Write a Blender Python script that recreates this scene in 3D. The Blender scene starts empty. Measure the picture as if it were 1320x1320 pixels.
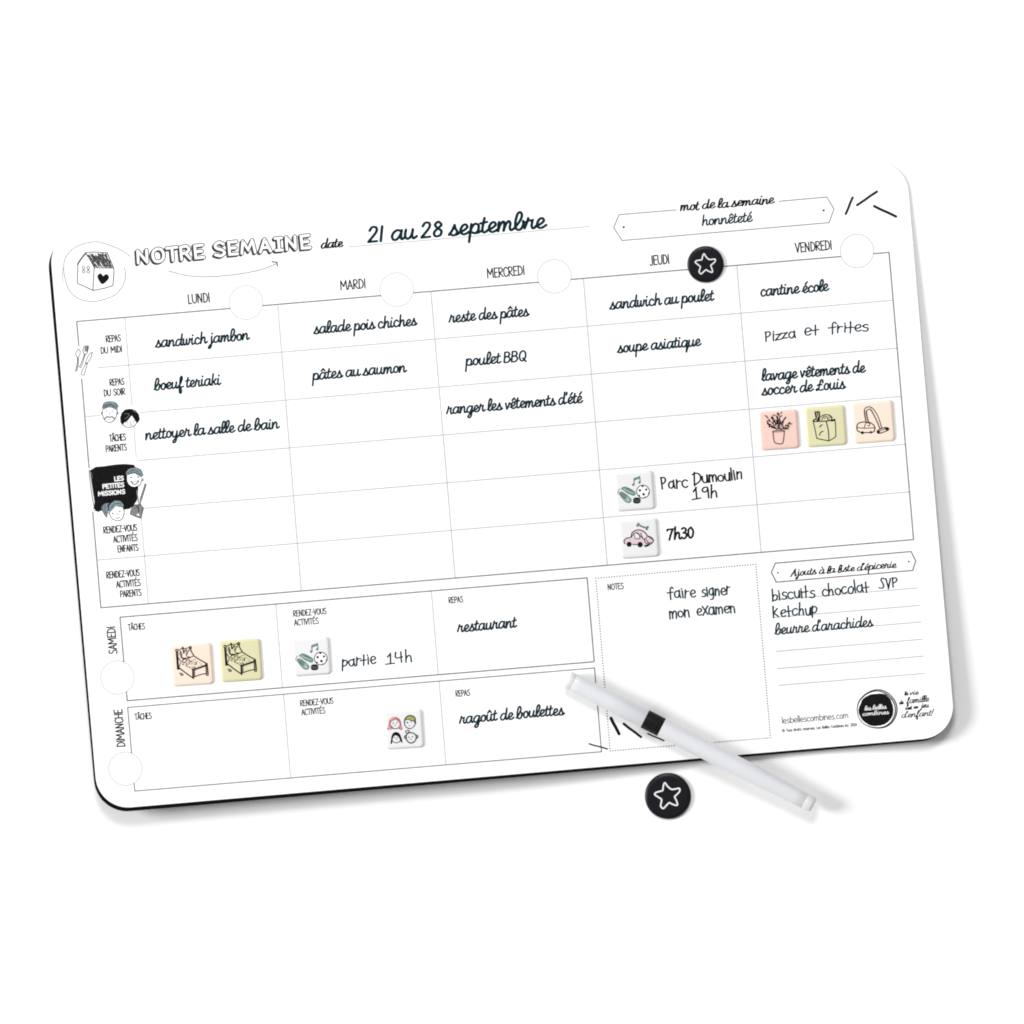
import bpy, math, random
from mathutils import Vector, Matrix
random.seed(7)
S = 0.0004                       # metres per unit of the drawing plan (0.4 mm)

# ------------------------------------------------------------ camera, light
sc = bpy.context.scene
COL = sc.collection
cam_d = bpy.data.cameras.new("camera"); cam = bpy.data.objects.new("camera", cam_d)
COL.objects.link(cam); sc.camera = cam
cam_d.type = 'ORTHO'; cam_d.ortho_scale = 1320 * S
cam.location = (0, 0, 1.5); cam_d.clip_start = 0.01; cam_d.clip_end = 50

w = bpy.data.worlds.new("World"); sc.world = w; w.use_nodes = True
bg = w.node_tree.nodes['Background']
bg.inputs['Color'].default_value = (1, 1, 1, 1); bg.inputs['Strength'].default_value = 0.36

def softbox(name, direction, dist, size, power):
    l = bpy.data.lights.new(name, 'AREA'); l.shape = 'DISK'; l.size = size; l.energy = power
    o = bpy.data.objects.new(name, l); COL.objects.link(o)
    d = Vector(direction).normalized()
    o.location = d * dist
    o.rotation_euler = d.to_track_quat('Z', 'Y').to_euler()
softbox("softbox_left", (-1.0, 0.06, 0.60), 6.0, 2.2, 352)
softbox("softbox_top", (-0.16, 1.0, 1.42), 6.0, 2.2, 172)

sc.view_settings.view_transform = 'Standard'; sc.view_settings.look = 'None'
sc.view_settings.exposure = 0; sc.view_settings.gamma = 1
sc.render.engine = 'CYCLES'
sc.cycles.filter_width = 1.9

# ------------------------------------------------------------ materials
def lin(c): return tuple((x/255/12.92 if x/255 <= .04045 else ((x/255+.055)/1.055)**2.4) for x in c)
def mat(name, rgb, rough=.5, spec=.3, bump=0, scale=900, vary=0.0, coat=0):
    m = bpy.data.materials.new(name); m.use_nodes = True
    nt = m.node_tree; b = nt.nodes['Principled BSDF']
    b.inputs['Base Color'].default_value = (*rgb, 1); b.inputs['Roughness'].default_value = rough
    b.inputs['Specular IOR Level'].default_value = spec
    b.inputs['Coat Weight'].default_value = coat
    if bump or vary:
        tc = nt.nodes.new('ShaderNodeTexCoord'); n = nt.nodes.new('ShaderNodeTexNoise')
        n.inputs['Scale'].default_value = scale; n.inputs['Detail'].default_value = 4
        nt.links.new(tc.outputs['Object'], n.inputs['Vector'])
        if bump:
            bp = nt.nodes.new('ShaderNodeBump'); bp.inputs['Strength'].default_value = bump
            bp.inputs['Distance'].default_value = 0.0002
            nt.links.new(n.outputs['Fac'], bp.inputs['Height']); nt.links.new(bp.outputs['Normal'], b.inputs['Normal'])
        if vary:
            r = nt.nodes.new('ShaderNodeValToRGB')
            r.color_ramp.elements[0].position = .35; r.color_ramp.elements[1].position = .65
            r.color_ramp.elements[0].color = (*[x*(1-vary) for x in rgb], 1)
            r.color_ramp.elements[1].color = (*[min(.95, x*(1+vary)) for x in rgb], 1)
            nt.links.new(n.outputs['Fac'], r.inputs['Fac']); nt.links.new(r.outputs['Color'], b.inputs['Base Color'])
    return m
def g(v): return (v, v, v)
WHITE = .93
M = dict(
    table=mat("white_tabletop", g(WHITE), .6, .1),
    face=mat("dry_erase_white", g(WHITE), .45, .12),
    back=mat("black_magnet_rubber", g(.004), .8, .03, .3, 1500),
    black=mat("print_black", g(.008), .6, .025, vary=.3, scale=1200),
    dark=mat("print_charcoal", g(.012), .6, .02, vary=.35, scale=1500),
    frame=mat("print_mid_grey", g(.20), .6, .02, vary=.25, scale=900),
    title=mat("print_title_grey", g(.055), .6, .02, vary=.6, scale=1400),
    pencil=mat("print_pencil_grey", g(.25), .6, .02, vary=.5, scale=1600),
    circle=mat("print_circle_grey", g(.30), .6, .02),
    light=mat("print_light_grey", g(.50), .6, .02, vary=.12, scale=900),
    pale=mat("print_pale_grey", g(.46), .6, .02),
    ink=mat("marker_ink_navy", (.002, .021, .033), .6, .04, vary=.3, scale=1200),
    ink2=mat("marker_ink_slate", (.010, .030, .044), .6, .04, vary=.4, scale=1400),
    white=mat("print_white", g(WHITE), .5, .1),
    off=mat("print_offwhite", g(.72), .5, .1),
    slate=mat("print_slate_blue", lin((122, 138, 145)), .6, .02, vary=.35, scale=1500),
    green=mat("print_sage_green", lin((118, 158, 132)), .6, .02, vary=.25, scale=1400),
    greyteal=mat("print_grey_teal", lin((95, 122, 122)), .6, .02, vary=.2, scale=1400),
    carpink=mat("print_pale_pink", lin((216, 192, 202)), .6, .02),
    hairpink=mat("print_rose", lin((176, 112, 116)), .6, .02, vary=.2, scale=1400),
    softpink=mat("print_soft_rose", lin((232, 170, 175)), .6, .02),
    olive=mat("print_olive", lin((160, 160, 92)), .6, .02),
    tpink=mat("tile_pink", (.82, .565, .50), .42, .3, .12, 1100, .012),
    tyellow=mat("tile_yellow", (.665, .635, .40), .42, .3, .12, 1100, .012),
    tpeach=mat("tile_peach", (.85, .69, .58), .42, .3, .12, 1100, .012),
    twhite=mat("tile_white", (.745, .745, .755), .42, .3, .12, 1100, .01),
    disc=mat("button_black", (.003, .003, .006), .36, .27, .15, 900, .2),
    starw=mat("button_star_white", g(.74), .5, .2),
    pen=mat("pen_plastic_white", (.70, .705, .73), .33, .45, .05, 500, .012),
    penend=mat("pen_plug_white", (.715, .72, .725), .4, .4, .08, 700, .02),
    band=mat("pen_band_black", g(.006), .5, .15, .2, 900, .3),
)

# ------------------------------------------------------------ board frame and its gentle lift
C0 = Vector((647.25, 624.5)); ANG = math.atan(.0862); BW, BH = 1109., 747.
EX = Vector((math.cos(ANG), -math.sin(ANG))); EY = Vector((math.sin(ANG), math.cos(ANG)))
def lift(x, y):                 # the sheet curls up from the table towards its lower edge
    d = Vector((x, y)) - C0
    u = min(1.05, max(-.05, d.dot(EX)/BW + .5)); v = min(1.05, max(0, d.dot(EY)/BH + .5))
    K = ((-.1, 28.), (.42, 24.), (.84, 7.0), (1.0, 17.5))      # wave along the lower edge
    for (a, ha), (b, hb) in zip(K, K[1:]):
        if u <= b: break
    t = min(1, max(0, (u-a)/(b-a)))
    return 0.15 + v * (ha + (hb-ha)*t*t*(3-2*t))
TOP = 1.0                      # thickness of backing and face together
def Wp(x, y, z): return Vector(((x-660)*S, (660-y)*S, z*S))
def on_board(x, y, dz): return Wp(x, y, lift(x, y) + TOP + dz)
def on_table(x, y, dz): return Wp(x, y, dz)
def flat_on_board(cx, cy):      # a rigid thing lies on the local slope of the sheet
    h = lift(cx, cy); gx = (lift(cx+20, cy)-lift(cx-20, cy))/40; gy = (lift(cx, cy+20)-lift(cx, cy-20))/40
    return lambda x, y, dz: Wp(x, y, h + gx*(x-cx) + gy*(y-cy) + TOP + .12 + dz)

def props(o, label, cat, group=None):
    o['label'] = label; o['category'] = cat
    if group: o['group'] = group
def empty(name, loc, rz=0):
    o = bpy.data.objects.new(name, None); COL.objects.link(o)
    o.location = loc; o.rotation_euler = (0, 0, rz); o.empty_display_size = .01
    return o
def link_mesh(name, verts, faces, m, parent=None, smooth=None):
    me = bpy.data.meshes.new(name)
    inv = Matrix.Identity(4)
    if parent:
        inv = (Matrix.Translation(parent.location) @ parent.rotation_euler.to_matrix().to_4x4()).inverted()
    me.from_pydata([inv @ v for v in verts], [], faces)
    me.materials.append(m); me.update()
    if smooth is not None:
        for p in me.polygons: p.use_smooth = True
        me.set_sharp_from_angle(angle=math.radians(smooth))
    o = bpy.data.objects.new(name, me); COL.objects.link(o)
    if parent: o.parent = parent
    return o

# ------------------------------------------------------------ ink: ribbons and filled shapes
def catmull(pts, n=6, closed=False):
    """repeat a point to make a corner"""
    segs = []
    P = [Vector(p) for p in pts]
    if closed: P = [P[-1]] + P + [P[0], P[1]]
    else: P = [P[0]] + P + [P[-1]]
    out = [P[1].copy()]
    for i in range(1, len(P)-2):
        a, b, c, d = P[i-1], P[i], P[i+1], P[i+2]
        if (b-c).length < 1e-6: continue
        if (a-b).length < 1e-6: a = b - (c-b)*.3
        if (c-d).length < 1e-6: d = c + (c-b)*.3
        for k in range(1, n+1):
            t = k/n
            out.append(.5*((2*b) + (c-a)*t + (2*a-5*b+4*c-d)*t*t + (3*b-a-3*c+d)*t**3))
    return out
class Ink:
    """flat print or marker lines collected into one mesh lying on a surface"""
    def __init__(self, surf=on_board, z=.12): self.v = []; self.f = []; self.surf = surf; self.z = z; self.k = 0; self.ws = 1.0; self.ws = 1.0
    def add(self, x, y): self.v.append(self.surf(x, y, self.z + self.k)); self.k += 2.0e-5; return len(self.v)-1
    def ribbon(self, pts, wd, closed=False, caps=True, contrast=0, taper=0):
        wd = wd*self.ws; P = [Vector(p) for p in pts]; Q = [P[0]]
        if closed: P.append(P[0].copy())
        for p in P[1:]:
            q0 = Q[-1]; ln = (p-q0).length
            if ln > .02:
                for i in range(1, int(ln/9)+1): 
                    if i/(int(ln/9)+1) < .999: Q.append(q0+(p-q0)*(i/(int(ln/9)+1)))
                Q.append(p)
        if len(Q) < 2:
            self.dot(P[0].x, P[0].y, wd/2); return
        n = len(Q); prev = None; L = []
        for i, p in enumerate(Q):
            a = (p-Q[i-1]).normalized() if i else None
            b = (Q[i+1]-p).normalized() if i < n-1 else None
            if closed and i in (0, n-1): a = (Q[-1]-Q[-2]).normalized(); b = (Q[1]-Q[0]).normalized()
            d1 = a or b; d2 = b or a
            t = (d1+d2); sharp = t.length < .9
            ww = wd/2
            if contrast: ww *= (1-contrast) + contrast*1.25*abs(d2.y)
            if taper: ww *= max(.35, min(1, i/(n*taper+.01), (n-1-i)/(n*taper+.01)))
            if sharp and not closed and a and b:
                for d in (d1, d2):
                    nn = Vector((-d.y, d.x)); L.append((p, nn, ww))
                continue
            t = t.normalized() if t.length > 1e-4 else d1
            nn = Vector((-t.y, t.x)); c = max(.5, nn.dot(Vector((-d1.y, d1.x))))
            L.append((p, nn/c, ww))
        for j, (p, nn, ww) in enumerate(L):
            l = self.add(*(p+nn*ww)); r = self.add(*(p-nn*ww))
            if prev and prev[2] != tuple(p): self.f.append((prev[0], prev[1], r, l))
            if prev and prev[2] == tuple(p): self.dot(p.x, p.y, ww, 8)
            prev = (l, r, tuple(p))
        if caps and not closed:
            for (p, nn, ww), s in ((L[0], -1), (L[-1], 1)):
                nn = nn.normalized(); tt = Vector((nn.y, -nn.x))*s
                ids = [self.add(*(p + nn*ww*math.cos(math.pi*k/5) + tt*ww*math.sin(math.pi*k/5))) for k in range(6)]
                self.f.append(tuple(ids))
    def curve(self, pts, wd, closed=False, **k): self.ribbon(catmull(pts, closed=closed), wd, closed, **k)
    def line(self, a, b, wd, caps=False): self.ribbon([a, b], wd, caps=caps)
    def longline(self, a, b, wd):
        a = Vector(a); b = Vector(b); n = max(1, int((b-a).length/20))
        self.ribbon([a+(b-a)*i/n for i in range(n+1)], wd, caps=False)
    def dot(self, x, y, r, n=10):
        self.f.append(tuple(self.add(x+r*math.cos(6.2832*k/n), y+r*math.sin(6.2832*k/n)) for k in range(n)))
    def fill(self, pts, smooth=False, jit=0):
        P = catmull(pts, 5, True) if smooth else [Vector(p) for p in pts]
        P = [p + Vector((random.uniform(-jit, jit), random.uniform(-jit, jit))) for p in P]
        c = sum(P, Vector((0, 0)))/len(P)
        z = self.k
        ci = self.add(*c); ids = []
        for p in P: self.k = z; ids.append(self.add(*p))
        for i in range(len(ids)): self.f.append((ci, ids[i], ids[(i+1) % len(ids)]))
    def dots(self, a, b, gap, r):
        a = Vector(a); b = Vector(b); n = int((b-a).length/gap)
        for i in range(n+1): self.dot(*(a+(b-a)*i/n), r, 6)
    def build(self, name, m, parent, label=None):
        o = link_mesh(name, self.v, self.f, M[m], parent)
        if label: o['label'] = label
        return o
def dens(pts, n=14): return pts

# ------------------------------------------------------------ stroke alphabets (hand built)
# strings of "x,y" in hundredths, strokes split by ';', a repeated point is a corner
def G(adv, s):
    return (adv/100, [[tuple(float(c)/100 for c in p.split(',')) for p in st.split()] for st in s.split(';') if st.strip()])
CUR = {
 'a': G(112, "86,84 56,100 24,80 10,38 26,3 56,8 80,50 90,96 90,96 86,36 96,3 122,22"),
 'b': G(96, "0,14 42,75 64,140 50,180 26,165 12,90 14,34 34,0 64,8 80,52 78,86 78,86 86,70 106,74"),
 'c': G(84, "72,78 52,100 22,80 12,38 34,2 64,6 92,26"),
 'd': G(114, "84,84 54,100 24,80 10,38 26,3 56,8 80,50 94,110 98,178 98,178 90,90 88,36 98,3 124,22"),
 'e': G(86, "0,22 44,42 70,72 56,100 30,90 14,45 30,6 58,2 94,26"),
 'f': G(76, "0,20 38,80 58,145 46,178 30,150 26,60 24,-40 38,-78 56,-60 46,-10 34,8 34,8 84,22"),
 'g': G(108, "86,84 56,100 24,80 10,38 26,3 56,8 80,50 90,96 90,96 84,0 74,-60 48,-82 28,-62 56,-25 118,22"),
 'h': G(104, "24,176 24,176 14,2 14,2 28,60 58,98 76,74 74,28 86,2 114,22"),
 'i': G(52, "18,98 18,98 14,36 28,2 60,22; 24,142 26,143"),
 'j': G(54, "26,98 26,98 26,-20 12,-74 -10,-80 -12,-56 20,-20 60,22; 32,142 34,143"),
 'k': G(88, "22,176 22,176 12,2; 70,96 46,62 18,46 18,46 44,40 62,8 98,20"),
 'l': G(56, "0,20 40,80 58,145 44,180 22,160 12,80 16,22 32,0 64,22"),
 'm': G(142, "12,96 12,96 8,2 8,2 24,66 46,98 60,74 56,2 56,2 72,66 94,98 110,74 108,28 120,2 150,22"),
 'n': G(102, "12,96 12,96 8,2 8,2 26,64 54,98 72,74 70,28 82,2 112,22"),
 'o': G(88, "56,98 26,88 12,42 30,4 60,10 74,50 58,96 58,96 70,76 98,80"),
 'p': G(100, "18,98 18,98 8,-84 8,-84 18,44 48,98 80,80 80,30 56,2 28,14; 56,2 80,4 110,22"),
 'q': G(108, "86,84 56,100 24,80 10,38 26,3 56,8 80,50 90,96 90,96 82,-80 82,-80 96,-30 118,22"),
 'r': G(90, "-2,10 16,70 24,112 24,112 28,88 62,88 62,88 58,28 72,2 100,22"),
 's': G(80, "-4,8 20,46 40,104 40,104 48,68 66,32 52,2 26,0 10,14; 50,2 66,4 90,22"),
 't': G(58, "28,150 28,150 16,36 32,2 66,22; -6,98 -6,98 54,108"),
 'u': G(102, "14,96 14,96 10,36 28,2 56,18 70,60 74,96 74,96 70,36 84,2 112,22"),
 'v': G(86, "8,96 20,50 32,2 32,2 56,50 66,96 66,96 70,80 96,84"),
 'w': G(124, "10,96 10,36 26,2 48,18 58,90 58,90 58,30 74,2 96,30 104,96 104,96 108,80 134,84"),
 'y': G(102, "14,96 14,96 10,40 28,6 56,18 72,60 76,96 76,96 72,0 60,-62 36,-82 20,-62 50,-24 112,22"),
 'x': G(90, "8,96 40,50 70,2 96,20; 76,96 8,2"),
 'z': G(84, "8,90 60,94 60,94 8,4 8,4 86,16"),
 'B': G(104, "14,156 14,156 8,2; 14,154 56,154 78,122 54,86 12,84 12,84 60,84 88,44 60,2 8,2"),
 'Q': G(120, "60,156 22,124 14,60 34,8 66,6 96,56 92,126 60,156; 60,44 80,20 106,-14"),
 'L': G(112, "96,118 92,158 66,158 54,110 40,44 18,6 4,14 20,30 60,6 106,12; 16,84 50,92 84,86"),
 'A': G(120, "-6,-10 10,10 44,90 72,156 72,156 78,70 88,-4 110,20; 10,52 50,58 96,64"),
 '1': G(48, "14,152 14,152 10,2"), '2': G(100, "8,118 28,152 62,146 68,108 40,56 2,2 2,2 78,4"),
 '8': G(96, "66,128 40,152 14,122 38,86 72,54 62,10 22,6 10,44 40,84 66,110 66,128"),
 '7': G(80, "-6,134 0,150 0,150 70,150 70,150 40,70 22,0"),
 '3': G(84, "8,140 36,156 64,128 46,90 22,84 22,84 62,72 70,36 40,2 6,14"),
 '0': G(90, "48,154 16,122 12,50 36,2 68,30 76,100 48,154"),
 "'": G(30, "14,176 14,176 10,140"), '.': G(30, "10,4 12,5"), '!': G(40, "30,176 16,50; 10,6 12,7"), ' ': G(47, ""),
}
PRT = {
 'a': G(96, "70,84 40,98 10,70 12,22 40,2 66,30 72,96 72,96 76,40 84,-2"),
 'b': G(86, "16,160 14,80 10,2 10,2 20,50 48,84 72,56 60,10 12,4"),
 'c': G(86, "72,82 44,98 12,70 12,24 42,0 76,14"),
 'd': G(92, "68,80 40,96 10,66 14,18 42,2 66,30 74,160 74,160 74,2"),
 'e': G(88, "10,48 44,50 74,64 62,94 30,94 10,52 24,10 50,0 76,12"),
 'f': G(80, "74,128 54,150 36,120 32,60 30,-20; -6,72 -6,72 66,78"),
 'g': G(92, "66,82 38,96 10,66 16,20 44,6 66,36 72,92 72,92 72,0 56,-50 18,-52"),
 'h': G(88, "16,160 16,160 10,0; 12,44 36,84 60,76 66,0"),
 'i': G(38, "16,92 16,92 14,0; 14,130 16,131"),
 'j': G(40, "20,92 18,-30 0,-50; 20,130 22,131"),
 'k': G(84, "14,160 12,0; 68,96 12,44 12,44 70,0"),
 'l': G(36, "16,164 16,164 14,0"),
 'm': G(118, "12,94 12,94 10,0; 11,60 30,96 50,80 52,2; 52,60 72,96 94,80 96,0"),
 'n': G(88, "12,94 12,94 10,-4; 11,50 36,92 62,80 66,-4"),
 'o': G(84, "44,96 12,74 10,26 38,0 68,22 70,70 44,96"),
 'p': G(88, "14,96 14,96 10,-50; 12,70 40,98 70,78 62,30 36,14 12,26"),
 'r': G(70, "12,96 12,96 10,-4; 11,46 30,84 64,84"),
 's': G(78, "66,90 38,98 14,76 32,54 62,38 62,10 34,-2 4,6"),
 't': G(74, "34,140 34,140 32,-4; -8,70 -8,70 68,76"),
 'u': G(86, "10,94 12,30 34,0 60,16 70,94 70,94 72,0"),
 'v': G(80, "8,94 34,2 34,2 68,94"), 'x': G(86, "8,96 8,96 70,0; 74,100 74,100 2,-6"),
 'z': G(78, "8,84 8,84 62,86 62,86 6,2 6,2 70,4"),
 'P': G(92, "14,140 14,140 14,-4; 8,138 50,144 70,112 48,76 14,66"),
 'D': G(122, "22,160 22,160 18,-6; -10,150 50,158 96,120 92,50 20,-4"),
 'K': G(94, "16,150 16,150 12,-2; 66,130 14,60 14,60 72,6"),
 'S': G(96, "84,134 54,150 34,120 52,84 64,40 44,6 0,14"),
 'V': G(80, "6,140 6,140 34,4 34,4 62,140"),
 'L': G(76, "14,140 14,140 14,2 14,2 64,4"), 'B': G(90, "14,2 14,140 50,138 60,104 16,76 64,66 64,10 14,2"),
 'T': G(86, "2,140 80,140; 40,140 40,0"), 'C': G(100, "84,116 50,140 14,100 14,40 50,2 86,22"),
 '1': G(96, "20,100 50,146 50,146 46,2; 4,-4 4,-4 86,2"), '9': G(88, "66,104 40,76 12,98 26,134 60,136 66,100 66,100 68,0"),
 '4': G(92, "16,140 16,140 12,66 76,74; 64,138 64,138 58,-4"), '2': G(84, "10,110 34,140 62,116 8,2 72,2"),
 '0': G(84, "40,140 10,110 10,30 40,2 70,30 70,110 40,140"), '8': G(80, "60,116 36,140 12,110 36,76 66,40 36,2 8,36 36,76 60,116"),
 '©': G(150, "70,140 10,110 10,30 70,2 126,30 126,110 70,140; 94,90 60,100 44,70 60,40 94,50"),
 '.': G(34, "12,4 14,5"), ',': G(34, "14,6 8,-20"), ' ': G(70, ""), "'": G(30, "14,170 10,140"),
}
GEO = dict(PRT)        # rounder small print lettering
GEO.update({'a': G(96, "46,98 14,80 8,48 20,10 50,0 74,24 80,50 70,84 46,98; 80,98 80,98 80,0"),
 'b': G(96, "12,160 12,160 12,0; 46,98 76,80 84,48 72,10 44,0 20,20 12,50 22,84 46,98"),
 'e': G(92, "10,50 10,50 80,50 80,50 70,86 44,98 16,80 8,48 22,10 48,0 76,14"),
 'm': G(134, "12,98 12,98 12,0; 12,60 28,94 50,94 62,70 62,0 62,0; 62,60 80,94 102,94 114,70 114,0"),
 'n': G(88, "12,98 12,98 12,0; 12,60 30,94 56,94 70,66 70,0"), 'l': G(28, "14,164 14,164 14,0"), 'i': G(28, "14,98 14,98 14,0; 13,134 15,135")})
# narrow hand-drawn capitals, cap height 100
CAP = {
 'A': G(46, "2,0 2,0 22,100 22,100 40,0; 9,34 9,34 35,36"), 'C': G(42, "36,84 24,100 8,84 4,40 12,6 26,0 36,14"),
 'D': G(46, "6,0 6,0 8,100 8,100 30,88 40,50 32,12 6,0"), 'E': G(40, "36,100 36,100 6,99 6,99 7,1 7,1 36,2; 6,52 6,52 30,53"),
 'F': G(38, "36,100 36,100 6,99 6,99 7,0; 6,52 6,52 30,53"), 'H': G(46, "6,100 6,100 6,0; 38,100 38,100 38,0; 6,50 6,50 38,52"),
 'I': G(18, "8,100 8,100 8,0"), 'J': G(32, "22,100 22,100 24,20 14,0 0,6"), 'L': G(36, "6,100 6,100 6,1 6,1 32,2"),
 'M': G(62, "5,0 5,0 8,100 8,100 29,34 29,34 50,100 50,100 54,0"), 'N': G(50, "6,0 6,0 7,100 7,100 38,2 38,2 39,100"),
 'O': G(50, "24,100 8,80 5,40 14,4 30,2 42,30 42,72 24,100"), 'P': G(40, "6,0 6,0 6,98; 6,98 30,96 36,72 26,50 6,46"),
 'R': G(44, "6,0 6,0 6,98; 6,98 28,97 36,76 28,54 8,50 8,50 38,0"), 'S': G(42, "36,88 22,100 8,84 12,60 32,40 34,16 20,0 3,10"),
 'T': G(40, "0,99 0,99 38,100; 19,99 19,99 19,0"), 'U': G(48, "6,100 6,30 20,1 36,14 41,50 41,100"),
 'V': G(44, "3,100 3,100 20,1 20,1 39,100"), 'Z': G(42, "4,99 4,99 36,100 36,100 4,1 4,1 38,2"),
 '-': G(30, "4,50 4,50 24,51"), ' ': G(28, ""),
}
TTL = {   # wide block capitals for the outlined heading
 'N': G(92, "12,8 12,8 14,92 14,92 70,8 70,8 72,92"), 'O': G(92, "46,94 18,80 8,48 20,14 46,6 72,20 80,54 68,84 46,94"),
 'T': G(74, "2,90 2,90 70,92; 36,90 36,90 37,6"), 'R': G(84, "12,6 12,6 12,90; 12,90 50,92 66,70 46,50 14,46 14,46 40,44 70,6"),
 'E': G(78, "64,92 64,92 12,90 12,90 13,8 13,8 66,8; 12,50 12,50 56,50"), 'S': G(84, "70,82 42,96 14,78 24,56 58,42 72,20 44,4 10,14"),
 'M': G(112, "8,8 8,8 20,90 20,90 52,30 52,30 84,92 84,92 96,8"), 'A': G(92, "8,6 8,6 42,92 42,92 76,6; 22,34 22,34 64,34"),
 'I': G(64, "10,90 10,90 54,90; 32,90 32,90 32,8; 10,8 10,8 54,8"), ' ': G(50, ""),
}
ACC = {'é': ('e', "42,128 70,162"), 'É': ('E', "14,118 30,134"), 'ê': ('e', "24,126 52,158 52,158 78,128"),
       'â': ('a', "28,126 54,158 54,158 80,128"), 'Â': ('A', "10,112 22,128 22,128 36,112"), 'û': ('u', "20,126 46,158 46,158 70,128"),
       'à': ('a', "36,160 62,128"), 'è': ('e', "30,160 60,128")}
def glyph(font, ch):
    if font is TTL: return font[ch][0]*1.1, font[ch][1]
    if ch in ACC:
        b, s = ACC[ch]; a, st = font[b]
        return a, st + G(0, s)[1]
    return font[ch]
def text(ink, s, font, a, b, h, wd, slant=.0, jit=0, contrast=0, off=(0, 0), wob=0):
    """fits the string between two baseline points; h is the height of 1.0"""
    a = Vector(a); b = Vector(b); d = b-a; L = d.length; d.normalize(); up = Vector((d.y, -d.x))
    rnd = random.Random(s)
    gl = []; x = 0; lo = 9; hi = -9
    for ch in s:
        adv, st = glyph(font, ch); gl.append((x, st)); 
        for q in st:
            for p in q: lo = min(lo, x+p[0]); hi = max(hi, x+p[0])
        x += adv
    k = L/(hi-lo)
    for x, st in gl:
        jy = rnd.uniform(-jit, jit); js = 1+rnd.uniform(-jit, jit)*.8; jr = rnd.uniform(-jit, jit)*.6
        for q in st:
            pts = [a + d*((x-lo+p[0]+(p[1]*(slant+jr)))*k) + up*((p[1]*js+jy)*h) + Vector(off) for p in q]
            if wob: pts = [p + Vector((rnd.uniform(-wob, wob), rnd.uniform(-wob, wob))) for p in pts]
            if len(pts) == 2 and (pts[0]-pts[1]).length < h*.1: ink.dot(pts[0].x, pts[0].y, wd*.62, 8)
            else: ink.curve(pts, wd, contrast=contrast)
def Z(ox, oy, s): return lambda *p: [(ox+p[i]/s, oy+p[i+1]/s) for i in range(0, len(p), 2)]

# ------------------------------------------------------------ the table
t_ = 3.0
table = link_mesh("tabletop", [Vector((-t_, -t_, 0)), Vector((t_, -t_, 0)), Vector((t_, t_, 0)), Vector((-t_, t_, 0))], [(0, 1, 2, 3)], M['table'])
table['kind'] = 'structure'; table['label'] = "plain bright white tabletop under the planner"

# ------------------------------------------------------------ the planner board
board = empty("planner_board", Wp(C0.x, C0.y, 0), ANG)
props(board, "large white dry erase weekly planner sheet with rounded corners and black magnetic back", "planner board")

def sheet(name, m, dx, dy, w_, h_, r, z0, z1, rot=0):
    """a thin rounded sheet following the curl: grid of quads with a rounded outline"""
    nx, ny = 120, 30
    def half(yy):                                   # half width at height yy
        e = h_/2 - abs(yy)
        if e >= r: return w_/2
        return w_/2 - r + math.sqrt(max(0, r*r-(r-e)**2))
    ys = []
    for i in range(13): ys.append(-h_/2 + r*(1-math.cos(math.pi/2*i/12)))
    for i in range(1, ny): ys.append(-h_/2 + r + (h_-2*r)*i/ny)
    for i in range(12, -1, -1): ys.append(h_/2 - r*(1-math.cos(math.pi/2*i/12)))
    V = []; F = []; n = nx+1; R = len(ys)
    c, s_ = math.cos(rot), math.sin(rot)
    for zz in (z1, z0):
        for yy in ys:
            hw = half(yy)
            for i in range(n):
                xx = -hw + 2*hw*i/nx
                p = C0 + EX*(xx*c - yy*s_ + dx) + EY*(xx*s_ + yy*c + dy)
                V.append(Wp(p.x, p.y, lift(p.x, p.y)+zz))
    N = n*R
    for j in range(R-1):
        for i in range(nx):
            a = j*n+i; F.append((a, a+n, a+n+1, a+1)); F.append((N+a, N+a+1, N+a+n+1, N+a+n))
    for j in range(R-1):
        a = j*n; F.append((a, N+a, N+a+n, a+n)); a = j*n+nx; F.append((a, a+n, N+a+n, N+a))
    for i in range(nx):
        F.append((i, i+1, N+i+1, N+i)); a = (R-1)*n+i; F.append((a, N+a, N+a+1, a+1))
    return link_mesh(name, V, F, M[m], board, 40)
sheet("magnetic_backing", 'back', -3.2, 3.9, BW, BH, 43, 0, .6, -.0021)
sheet("face_sheet", 'face', 0, 0, BW, BH, 42, .62, TOP)

# --- ruled lines
def rule(name, m, segs, wd, label=None, z=.10):
    k = Ink(z=z)
    for s_ in segs: k.longline(s_[0], s_[1], s_[2] if len(s_) > 2 else wd)
    return k.build(name, m, board, label)
def gapped(a, b, gaps):
    """split line a-b around circles (cx,cy,r)"""
    a = Vector(a); b = Vector(b); d = b-a; L = d.length; d.normalize(); iv = []
    for cx, cy, r in gaps:
        c = Vector((cx, cy))-a; t = c.dot(d); q = (c-d*t).length
        if q < r and -r < t < L+r:
            hh = math.sqrt(r*r-q*q); iv.append((t-hh, t+hh))
    iv.sort(); out = []; s_ = 0
    for u, v in iv:
        if u > s_: out.append((a+d*s_, a+d*u))
        s_ = max(s_, v)
    if s_ < L: out.append((a+d*s_, b))
    return out
CIRC = [(317, 390, 21.8), (511.3, 373.3, 21.6), (714.7, 356.2, 21.6), (909.5, 340.7, 21.6), (1104.7, 323.6, 21.5), (151.3, 873.3, 21.5), (161.6, 990.9, 21.5)]
fr = gapped((98.2, 414.5), (1146.5, 325.3), CIRC)
fr += [((98.75, 414.5), (101.6, 446)), ((105.2, 488), (114.8, 604)), ((119.5, 659.5), (130, 783.6)), ((129.5, 783.5), (1178, 695.5)), ((1146, 325.5), (1177.6, 695.8))]
rule("grid_frame", 'frame', fr, 1.7)
for s_ in (((160.75, 409.2), (170.2, 523)), ((172.5, 548), (175.5, 590)), ((181, 655), (191.2, 778))): rule("column_line", 'light', [s_], 1.4)
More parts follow.
